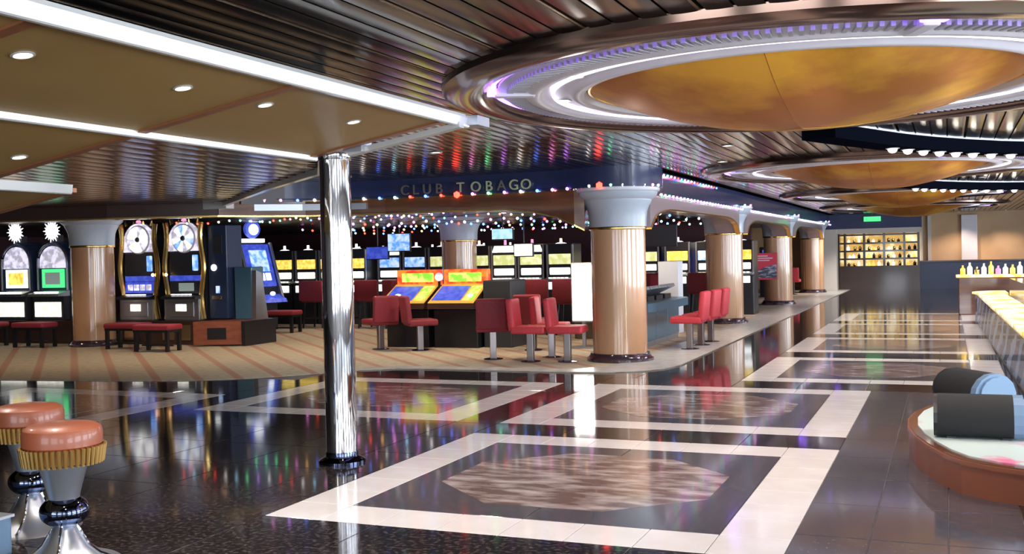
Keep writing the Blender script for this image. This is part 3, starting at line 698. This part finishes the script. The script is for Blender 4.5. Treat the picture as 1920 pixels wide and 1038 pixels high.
G().sphere((.1, -.2, .86), .07, .05, .05, 10, 6).build('deck_lamp', W_, bm_, True)
G().box(-.30, .30, .32, .5, 2.04, 2.13, .01).build('title_strip', W_, bm_)
tp = G().lathe([(0, -.06), (.2, -.05), (.22, 0), (.2, .05), (0, .06)], 20).move(Matrix.Translation((0, .4, 2.35)) @ Matrix.Rotation(PI/2, 4, 'X')).build('topper_disc', BLU, bm_, True)
G().sphere((0, .33, 2.34), .14, .05, .13, 12, 8).build('topper_lamp', W_, tp, True)
G().cyl((0, .4, 2.5), (0, .4, 2.6), .06, .03, 8).build('topper_cap', BLU2, tp)

# ------------------------------------------------------------------ generic back-row slot machines
def back_machine(label, top, mid, dome):
    t = thing('slot_machine', label, 'slot machine', (0, 0, 0), 0, 'slot machines along the back of the casino')
    G().box(-.33, .33, 0, .6, 0, 1.86, .02).build('cabinet', blackp, t)
    G().box(-.33, .33, -.12, 0, 0, .98, .02).build('lower_cabinet', charcoal, t)
    G().box(-.25, .25, -.135, -.115, .80, .97, .01).build('belly_glass', W_, t)
    dk = G().prismx([(-.26, 1.0), (0, 1.0), (0, 1.08), (-.24, 1.04)], -.32, .32).build('button_deck', steel, t)
    button_row(dk, -.14, 1.06, .5, 5, W_soft)
    G().box(-.25, .25, -.02, .0, 1.14, 1.30, .02).build('reel_glass', mid, t)
    G().box(-.27, .27, -.02, .0, 1.38, 1.62, .01).build('top_glass', top, t)
    for s in (-1, 1): G().box(s*.31-.018, s*.31+.018, -.03, .0, 1.02, 1.84).build('chrome_side', steel, t)
    if dome == 'round': d = G().sphere((0, .1, 1.78), .22, .1, .11, 14, 8).build('topper', W_, t, True)
    else: d = G().prismy([(-.30, 1.68), (.30, 1.68), (.24, 1.84), (-.24, 1.84)], -.02, .1).build('topper', W_soft, t)
    G().cyl((0, .1, 1.86), (0, .1, 1.98), .035, .03, 8).build('candle_lamp', random.choice((ORB, PNK, W_)), t)
    return t
spec = []
for i in range(4): spec.append((-15.6 + .70*i, 22.6, ('yellow', YEL), W_soft, 'round', '%s of the row behind the blue machine' % ORD[i]))
for i in range(3): spec.append((-12.75 + .70*i, 23.0, [('blue', BLU2), ('blue', BLU2), ('lime', YG)][i], W_, ['box', 'round', 'round'][i], '%s from the chrome pole in the middle row' % ORD[i]))
for i in range(4): spec.append(([-10.45, -9.77, -9.08, -8.36][i], 23.2, ('lime', YG), W_, ['round', 'box', 'box', 'round'][i], '%s of the row right of the middle column' % ORD[i]))
for i in range(4): spec.append((-7.2 + .8*i, 26.6, [('lime', YG), ('yellow', YEL), ('blue', BLU), ('yellow', YEL)][i], W_, 'round', '%s of the distant row behind the nearest column' % ORD[i]))
for i in range(8): spec.append((-17.2 + .82*i, 27.6, [('pink', PNK), ('yellow', YEL), ('blue', BLU2)][i % 3], W_soft, 'round', '%s of the farthest row at the casino wall' % ORD[i]))
proto = {}
for x, y, (cn, top), mid, dome, where in spec:
    k = (cn, mid.name, dome); lb = 'slot machine with %s upper glass, %s' % (cn, where)
    if k not in proto: proto[k] = back_machine(lb, top, mid, dome); proto[k].location = (x, y, 0)
    else: again(proto[k], lb, (x, y, 0))
# hanging screens
def monitor(label, loc, w, h, m, rz=0):
    t = thing('hanging_monitor', label, 'monitor', loc, rz)
    G().box(-w/2, w/2, 0, .06, -h/2, h/2, .008).build('case', blackp, t)
    G().box(-w/2+.02, w/2-.02, -.008, .0, -h/2+.02, h/2-.02).build('screen', m, t)
    G().cyl((0, .03, h/2), (0, .03, 2.52-loc[2]), .018, None, 8).build('hanger', blackp, t)
monitor('pale blue monitor hung above the slot row right of the middle column', (-9.0, 21.3, 2.08), .52, .26, glow('cyan_screen', (.35, .75, .85), .8, (.6, .9, .95), 9))
monitor('white monitor hung above the slot row right of the middle column', (-8.55, 21.4, 1.72), .46, .30, W_soft)
monitor('large blue monitor hung left of the middle column', (-12.1, 22.3, 1.98), .62, .44, BLU2)
monitor('dark blue monitor hung lower left of the middle column', (-12.75, 22.4, 1.74), .62, .32, BLU)
monitor('black monitor seen between the two near walkway columns', (-5.6, 21.6, 1.95), .8, .46, charcoal)

# ------------------------------------------------------------------ red and green game consoles
def console(label, hue):
    t = thing('game_console', label, 'game console', (0, 0, 0), 0, 'red and green game consoles')
    G().box(-.42, .42, .0, .75, 0, .68, .01).build('pedestal', blackp, t)
    G().prismx([(-.22, .70), (.10, .70), (.75, .70), (.75, 1.10), (.42, 1.10), (-.20, .79)], -.44, .44).build('desk_body', dark_wood, t)
    SLP = Matrix.Translation((0, -.20, .795)) @ Matrix.Rotation(.46, 4, 'X')
    fr = G().box(-.44, .44, .0, .70, .0, .018, .006, M=SLP, seg=1).build('desk_frame', YEL_S, t)
    G().box(-.40, .16, .08, .60, .018, .028, .004, M=SLP, seg=1).build('screen', BLU, fr)
    G().box(.20, .40, .08, .60, .018, .03, .004, M=SLP, seg=1).build('side_screen', LIME, fr)
    G().sphere(tuple(SLP @ Vector((.29 if hue else -.18, .24, .03))), .06, .05, .035, 10, 6).build('screen_glint', W_, fr, True)  # glowing blob stands in for a glint on the desk
    tb = G().box(-.43, .43, .44, .60, 1.10, 1.38, .015).build('title_box', RED, t)
    G().box(-.32, .32, .415, .442, 1.16, 1.32, .008).build('title_glass', LIME, tb)
    G().box(-.43, .43, .40, .60, 1.06, 1.10).build('title_ledge', BLU, t)
    return t
YEL_S = mat('gold_orange_frame', (.75, .42, .08), .3, emit=(.9, .5, .08), es=.25)
g1 = console('left red and green game console with blue slanted screen', 0); g1.location = (-8.95, 16.75, 0)
g2 = console('right red and green game console with blue slanted screen', 1); g2.location = (-8.0, 16.75, 0)
tag(G().box(-7.53, -7.0, 16.9, 17.6, 0, 1.18, .02).build('side_cabinet', charcoal), 'slate grey side cabinet right of the red and green consoles', 'cabinet')
bf = thing('bulletin_lamp', 'small round violet badge between the two game consoles', 'badge', (-8.47, 17.1, 1.25))
G().lathe([(0, 0), (.075, 0), (.075, .03), (0, .03)], 16).move(Matrix.Rotation(PI/2, 4, 'X')).build('disc', LAV, bf); G().box(-.02, .02, -.02, .02, -.50, -.06).build('stem', blackp, bf)

# ------------------------------------------------------------------ chairs
def chair(m, label):
    t = thing('casino_chair', label, 'chair', (0, 0, 0), 0, 'red casino chairs')
    G().box(-.25, .25, -.27, .24, .44, .55, .035, seg=3).build('seat', m, t, True)
    BK = Matrix.Translation((0, .22, .50)) @ Matrix.Rotation(-.10, 4, 'X')
    G().box(-.24, .24, -.045, .055, -.02, .46, .04, M=BK, seg=3).build('backrest', m, t, True)
    G().box(-.05, .05, -.05, .05, .02, .45, .008).build('leg', leg_steel, t)
    G().lathe([(.15, .012), (.15, .022), (.06, .035), (0, .035)], 20).build('foot_plate', dark_chrome, t, True)
    return t
ch = chair(red_f, 'bright red chair turned to the right, nearest the casino corner column'); ch.location = (-5.24, 14.80, 0); ch.rotation_euler.z = PI/2 + .1
for lb, (x, y), rz in (('bright red chair turned to the right, left of the one beside the corner column', (-5.80, 14.72), PI/2 + .12), ('bright red chair turned to the right, behind the two near the corner column', (-5.72, 15.42), PI/2 + .2),
        ('bright red chair nearest the camera facing the teal counter on the walkway', (-3.92, 17.05), -PI/2), ('middle bright red chair facing the teal counter on the walkway', (-3.9, 17.8), -PI/2 - .05), ('farthest bright red chair facing the teal counter on the walkway', (-3.88, 18.5), -PI/2)):
    again(ch, lb, (x, y, 0), rz)
dc = chair(dred_f, 'maroon chair turned its back, left of the bright red chairs by the column'); dc.location = (-6.52, 14.98, 0); dc.rotation_euler.z = PI + .35
for lb, (x, y), rz in (('maroon chair with its back to us in front of the left game console', (-9.25, 16.3), PI + .95), ('maroon chair with its back to us in front of the right game console', (-8.42, 16.2), PI - .85),
        ('maroon chair just behind the bright red chairs', (-6.45, 16.5), PI), ):
    again(dc, lb, (x, y, 0), rz)
def high_chair(label):
    t = thing('casino_chair', label, 'chair', (0, 0, 0), 0, 'maroon high-back chairs in front of the back slots')
    G().box(-.3, .3, -.28, .26, .62, .74, .035, seg=2).build('seat', dred_f, t, True)
    G().box(-.31, .31, .22, .34, .66, 1.12, .03, seg=2).build('backrest', dred_f, t, True)
    for a in (-1, 1):
        for b in (-1, 1): G().cyl((a*.22, b*.2, .63), (a*.26, b*.25, 0.012), .028, .022, 8).build('leg', blackp, t)
    G().box(-.24, .24, -.24, -.21, .22, .25).build('stretcher', blackp, t); G().box(-.24, .24, .21, .24, .22, .25).build('stretcher', blackp, t)
    return t
hc = high_chair('maroon high-back chair, first in front of the slot row right of the middle column'); hc.location = (-8.35, 19.9, 0)
hc.rotation_euler.z = PI
n_ = 0
for lb, pts in (('in front of the slot row right of the middle column', [(-7.65, 19.9), (-6.95, 19.9), (-9.1, 20.2)]), ('in front of the slot row behind the blue machine', [(-13.75, 21.3), (-13.05, 21.35)]), ('in front of the middle slot row', [(-12.3, 21.4), (-11.55, 21.3), (-10.85, 20.5), (-10.1, 20.4)]),
                ('in the distance between the two near walkway columns', [(-5.7, 22.6), (-5.3, 24.4), (-6.4, 24.6)])):
    for i, q in enumerate(pts): again(hc, 'maroon high-back chair, %s %s' % (ORD[i + (1 if 'right of' in lb else 0)], lb), (q[0], q[1], 0), PI + random.uniform(-.2, .2))
tag(G().box(-6.55, -6.05, 18.9, 19.5, 0, 1.05, .02).build('partition_panel', mat('olive_panel', (.16, .13, .085), .5)), 'olive brown partition panel left of the glowing white sign', 'panel')
def bench(label, loc, rz=0, src=None):
    t = thing('cushion_stool', label, 'stool', loc, rz, 'wide red cushion stools')
    G().box(-.40, .40, -.22, .22, .40, .50, .04, seg=3).build('cushion', bench_f, t, True)
    G().box(-.38, .38, -.20, .20, .36, .41).build('frame', blackp, t)
    for a in (-1, 1):
        for b in (-1, 1): G().box(a*.34-.03, a*.34+.03, b*.17-.03, b*.17+.03, .012, .37).build('leg', blackp, t)
    G().box(-.34, .34, -.015, .015, .10, .13).build('stretcher', blackp, t)
    return t
b0 = bench('wide red cushion stool in front of the grey-screen wheel machine', (-13.35, 15.35, 0), .05)
for lb, p in (('wide red cushion stool in front of the left column and blue-panel wheel machine', (-14.35, 15.7, 0)), ('wide red cushion stool in front of the green-screen arched machine', (-16.75, 15.75, 0)), ('wide red cushion stool at the left edge before the yellow-screen machine', (-18.05, 15.75, 0)), ('wide red cushion stool standing beside the leaning blue machine', (-13.75, 19.85, 0))):
    again(b0, lb, p, .03)

# ------------------------------------------------------------------ glowing sign, teal counter, red sign stand
ls = thing('light_box', 'glowing white upright light box left of the corner column', 'light box', (-5.74, 17.05, 0), .1)
G().box(-.20, .20, -.02, .05, .45, 1.46, .01).build('case', rail_m, ls)
G().box(-.18, .18, -.03, -.018, .48, 1.43, .006).build('lit_panel', LAMPB, ls)
G().box(-.03, .03, .0, .05, .03, .46).build('post', steel, ls); G().box(-.2, .2, -.16, .18, .012, .035, .006).build('foot', steel, ls)
tc = thing('betting_counter', 'teal-panelled betting counter with slanted screens behind the corner column', 'counter', (-4.9, 18.2, 0))
for i in range(3):
    y0 = -1.25 + .85*i
    G().box(-.5, .22, y0+.01, y0+.84, .10, .62, .01).build('panel', teal_p, tc)
    G().box(-.48, .20, y0+.01, y0+.84, .012, .10).build('kick_plate', steel, tc)
G().prism([(-.6, -1.35), (.34, -1.35), (.42, -1.1), (.42, 1.2), (.34, 1.45), (-.6, 1.45)], .62, .76).build('counter_top', teal_p, tc)
for i in range(4):
    y0 = -1.1 + .6*i
    Mx = Matrix.Translation((-.05, y0, .76)) @ Matrix.Rotation(-.42, 4, 'Y')
    d = G().box(-.28, .3, 0, .5, 0.10, .16, .01, M=Mx).build('slanted_desk', steel, tc)
    G().box(-.22, .24, .06, .44, .16, .168, .003, M=Mx, seg=1).build('screen', [YG, BLU, W_soft, YG][i], d)
    G().box(-.28, .1, y0+.02, y0+.48, .76, .84).build('desk_foot', blackp, d)
G().box(-.55, -.45, -1.0, -.3, .76, 1.42, .01).build('display_case', blackp, tc)
G().box(-.452, -.44, -.95, -.35, .95, 1.36, .004).build('display_glass', YEL, tc)
tag(G().box(-5.3, -4.9, 20.4, 20.8, 0, 1.42, .01).build('roll_up_banner', mat('banner_print', (.78, .80, .86), .5)), 'narrow white and blue banner just left of the second column', 'banner')
sgn = thing('sign_stand', 'red poster stand with a silver car-like picture beside the third column', 'sign stand', (-4.75, 29.6, 0), .15)
G().box(-.40, .40, -.02, .02, .78, 1.52, .01).build('poster_board', mat('poster_red', (.72, .04, .09), .45), sgn)
G().prismy([(-.10, .84), (.38, .82), (.38, 1.2), (.10, 1.14), (-.12, 1.02)], -.03, -.018).build('picture', mat('poster_picture', (.05, .05, .08), .4, noise=(5, (.45, .47, .60), .5, .6, (1, 1, 4))), sgn)
for i, (a, b) in enumerate(((-.3, .2), (-.28, .28), (-.3, .15))): G().box(a, b, -.03, -.018, 1.30+.06*i, 1.33+.06*i).build('print_line', mat('poster_print', (.85, .62, .68), .5), sgn)
G().cyl((-.36, .02, .02), (-.36, .02, .80), .018, None, 8).build('post', steel, sgn); G().lathe([(.14, .0), (.14, .02), (0, .02)], 16, -.36, .02).build('foot', steel, sgn)
# tall dark machines beside the third and fourth columns
for lb, x, y in (('tall dark machine with white lamp left of the red poster stand', -5.75, 29.4), ('tall blue-lit machine between the third and farthest columns', -5.5, 36.2)):
    t = thing('slot_machine', lb, 'slot machine', (x, y, .0))
    G().box(-.4, .4, 0, .7, 0, 1.7, .03).build('cabinet', blackp, t)
    G().box(-.3, .3, -.03, .0, .95, 1.6, .01).build('display', BLU, t); G().prismx([(-.25, .8), (0, .8), (0, .92), (-.22, .86)], -.36, .36).build('button_deck', charcoal, t)
    G().sphere((0, .2, 1.85), .26, .12, .16, 12, 8).build('topper', W_soft, t, True)
    G().sphere((-.2, -.05, 1.2), .05, .03, .05, 8, 6).build('lamp', W_, t, True)
again(ch, 'bright red chair standing before the farthest column', (-5.1, 38.4, 0), PI)
ex = thing('exit_sign', 'small glowing green sign under the ceiling above the display cabinet', 'sign', (-2.6, 41.4, 2.66))
G().box(-.3, .3, 0, .06, -.09, .09, .01).build('lit_face', GRN, ex); G().box(-.04, .04, .01, .05, .09, .19).build('mount', blackp, ex)

# ------------------------------------------------------------------ bar at the right
bar = thing('bar_counter', 'long bar with blue zebra-striped front and glowing top along the right', 'bar', (0, 0, 0))
ys = [10.45 + .65*i for i in range(21)]
def bx_(y): return .74 - .019*(y - 12)
for a, b in zip(ys, ys[1:]):
    G().prism([(bx_(a), a+.006), (bx_(a)+.09, a+.006), (bx_(b)+.09, b-.006), (bx_(b), b-.006)], .03, .59).build('front_panel', zebra, bar)
y0_, y1_ = ys[0], ys[-1]
def bar_strip(d0, d1, z0, z1): return G().prism([(bx_(y0_)+d0, y0_), (bx_(y0_)+d1, y0_), (bx_(y1_)+d1, y1_), (bx_(y1_)+d0, y1_)], z0, z1)
bar_strip(.1, .8, 0, .58).build('core', dark_wood, bar)
bar_strip(.01, .10, 0, .03).build('kick_strip', rail_m, bar)
topm = [glow('lit_onyx', (1, .80, .38), .95, (1, .96, .84), 4), glow('lit_onyx_amber', (.95, .62, .10), .8, (1, .93, .66), 4)]
for i, (a, b) in enumerate(zip(ys, ys[1:])):
    G().prism([(bx_(a)+.02, a+.05), (bx_(a)+.5, a+.05), (bx_(b)+.5, b-.05), (bx_(b)+.02, b-.05)], .60, .63).build('lit_top_panel', topm[i % 2], bar)
bar_strip(-.015, .75, .585, .602).build('top_frame', wood_gloss, bar)
bar_strip(.6, .9, .602, .92).build('back_shelf', wood_gloss, bar)
G().prism(arc(1.1, 24.05, .60, PI*.5, PI*1.5, 12), .0, .59).build('rounded_end', zebra, bar)
G().prism(arc(1.1, 24.05, .66, PI*.5, PI*1.5, 12), .59, .63).build('rounded_lit_top', topm[1], bar)
bb = thing('back_bar', 'lit back bar with yellow glass behind the far end of the bar', 'bar', (1.4, 26.6, 0))
G().box(-1.2, 2.5, 0, .5, 0, .86, .02).build('base', wood_gloss, bb); G().box(-1.25, 2.5, -.1, .5, .86, .92, .01).build('lit_shelf', topm[1], bb)
bkb = {}
for i in range(14):
    x = -1.1 + .15*i; kk = [(YEL, .22), (W_soft, .28), (gold, .18), (LAV, .26), (YEL, .30), (PNK, .20), (W_soft, .24)][i % 7]
    if i % 7 not in bkb: bkb[i % 7] = G().lathe([(.05, 0), (.056, .02), (.056, kk[1]*.6), (.02, kk[1]*.78), (.02, kk[1])], 10).mesh('bottle', kk[0], True)
    tag(put('bottle', bkb[i % 7], None, (1.4 + x, 26.75, .92)), '%s bottle from the left on the far lit back bar' % ORD[i], 'bottle', 'bottles on the back bar')

# ------------------------------------------------------------------ curved stage riser with wedge speakers
OUT = [(.44, 7.10), (.22, 7.22), (.05, 7.38), (-.06, 7.60), (-.16, 7.90), (-.25, 8.25), (-.31, 8.65), (-.32, 9.05), (-.28, 9.45), (-.19, 9.8), (-.04, 10.1), (.18, 10.27), (.45, 10.34), (2.6, 10.34), (2.6, 7.10)]
rs = thing('stage_riser', 'low curved copper-brown stage riser with floral white top', 'stage', (0, 0, 0))
def inset(P, d):
    n = len(P); out = []
    for i in range(n):
        a, b, c = Vector(P[i-1]), Vector(P[i]), Vector(P[(i+1) % n]); t = (c-a).normalized(); out.append((b.x - t.y*-d*-1, b.y + t.x*-d)) 
    return out
cx_, cy_ = 1.2, 8.8
def shrink(P, d): return [((x-cx_)*(1-d)+cx_, (y-cy_)*(1-d)+cy_) for x, y in P]
G().prism(shrink(OUT, .006), 0, .19).build('skirt', copperwood, rs)
G().prism(OUT, .19, .218).build('edge_band', copperwood, rs)
G().prism(shrink(OUT, .01), .218, .228).build('edge_bead', wood_gloss, rs)
G().prism(shrink(OUT, .05), .222, .236).build('floral_top', floral, rs)
st = thing('stage_step', 'white ribbed step end with yellow nosing at the right edge', 'step', (0, 0, 0))
G().box(.45, 1.4, 6.72, 7.06, 0, .19).build('step_body', wall_cream, st)
for i in range(8): G().box(.448, 1.4, 6.705, 6.72, .012+.022*i, .024+.022*i).build('rib', rail_m, st)
G().box(.44, 1.4, 6.70, 7.06, .19, .215).build('nosing', gold, st)
def wedge_speaker(label, loc, rz):
    t = thing('wedge_speaker', label, 'speaker', loc, rz, 'black wedge speakers')
    prof = [(-.13, 0), (.15, 0), (.19, .04), (.20, .12), (.17, .20), (.11, .255), (.03, .285), (-.06, .275), (-.13, .235), (-.18, .17), (-.195, .10), (-.18, .04)]
    G().prismx(prof, -.26, .235).build('grille', grille, t, True)
    G().prismx([(p[0]*1.0, p[1]) for p in prof], .235, .30).build('end_cap', blue_cap, t)
    G().prismx([(p[0]*.98, p[1]*.98+.003) for p in prof], -.285, -.26).build('end_cap', blackp, t)
    G().prismx([(p[0]*.8, p[1]*.8+.03) for p in prof], .30, .325).build('side_panel', blue_cap, t)
    for a in (-.2, .16): G().box(a, a+.06, -.14, .12, -.012, .0).build('foot', blackp, t)
    return t
s1 = wedge_speaker('black wedge speaker lying along the front of the stage riser', (.17, 8.25, .248), .0)
s2 = again(s1, 'black wedge speaker standing turned behind the front one with pale blue end', (.17, 9.85, .248), -.95)

# ------------------------------------------------------------------ bar stools, front left
def bar_stool(label, loc):
    t = thing('bar_stool', label, 'bar stool', loc, 0, 'leather-topped bar stools')
    G().lathe([(0, .765), (.10, .762), (.17, .752), (.196, .735), (.204, .71), (.204, .65), (.19, .635), (0, .635)], 40).build('cushion', leather, t, True)
    sk = G().lathe([(.19, .635), (.205, .64), (.20, .56), (.18, .55), (0, .55)], 40).build('skirt', mat_sk, t, True)
    for i in range(44):
        a = 2*PI*i/44; c, s = math.cos(a), math.sin(a)
        G().cyl((.212*c, .212*s, .642), (.200*c, .200*s, .548), .0115, .009, 6).build('flute', flute_m, sk, True)
    G().lathe([(.13, .55), (.115, .50), (.095, .43), (.082, .38), (.075, .34)], 32).build('upper_stem', steel, t, True)
    G().sphere((0, 0, .29), .128, .128, .088, 32, 18).build('ball', dark_chrome, t, True)
    G().lathe([(.045, .225), (.06, .205), (.085, .155), (.12, .10), (.18, .05), (.27, .015), (.29, .0)], 40).build('flared_base', steel, t, True)
    for i in range(4):
        a = PI/2*i + .5; pts = [(r*math.cos(a), r*math.sin(a), z+.006) for r, z in ((.06, .215), (.085, .16), (.12, .10), (.18, .05), (.27, .015))]
        G().tube(pts, .008, 6).build('base_rib', chrome, t, True)
    return t
mat_sk = mat('skirt_brown', (.20, .10, .03), .4, .6); flute_m = mat('gold_flute', (.80, .52, .17), .28, .9)
bs = bar_stool('nearest bar stool with tan leather seat and gold fluted skirt', (-4.40, 4.30, 0))
again(bs, 'bar stool with tan leather seat behind the nearest one at the left edge', (-5.22, 4.84, 0))
lb_ = thing('steel_plinth', 'low brushed steel box at the lower left corner beside the stools', 'plinth', (-5.27, 4.0, 0))
G().box(-.5, .42, -.4, .36, 0, .21, .015).build('body', blue_cap, lb_); G().box(-.5, .43, -.4, .37, .21, .225).build('top_plate', steel, lb_)

# ------------------------------------------------------------------ added casino ceiling lamps, then the fascia downlights
for di, (x, y) in enumerate(((-17, 15.2), (-14.2, 15.0), (-12, 15.4), (-9.8, 16.0), (-7.6, 16.0), (-5.8, 16.2), (-11, 18.5), (-8, 19.0), (-14, 18.8), (-5.5, 19.5), (-12.5, 21.0), (-9, 23.5), (-6, 26))):  # lamps added to light the carpet and machines inside
    downlight((x, y, 2.498), 'small added amber downlight in the dark casino ceiling, %s counted from the front left' % ORD[di], 45 if x < -13.5 else 105, (1, .80, .58), 'added casino ceiling downlights', amber=True)
for di, (x, y) in enumerate(((-15.6, 12.2), (-13.8, 12.4), (-12.6, 12.7), (-11.3, 13.1))):
    downlight((x, y+.2, 2.308), '%s tiny amber downlight from the left under the dark wood fascia' % ORD[di], 30, (1, .75, .5), 'downlights under the left fascia', amber=True, s=.6)
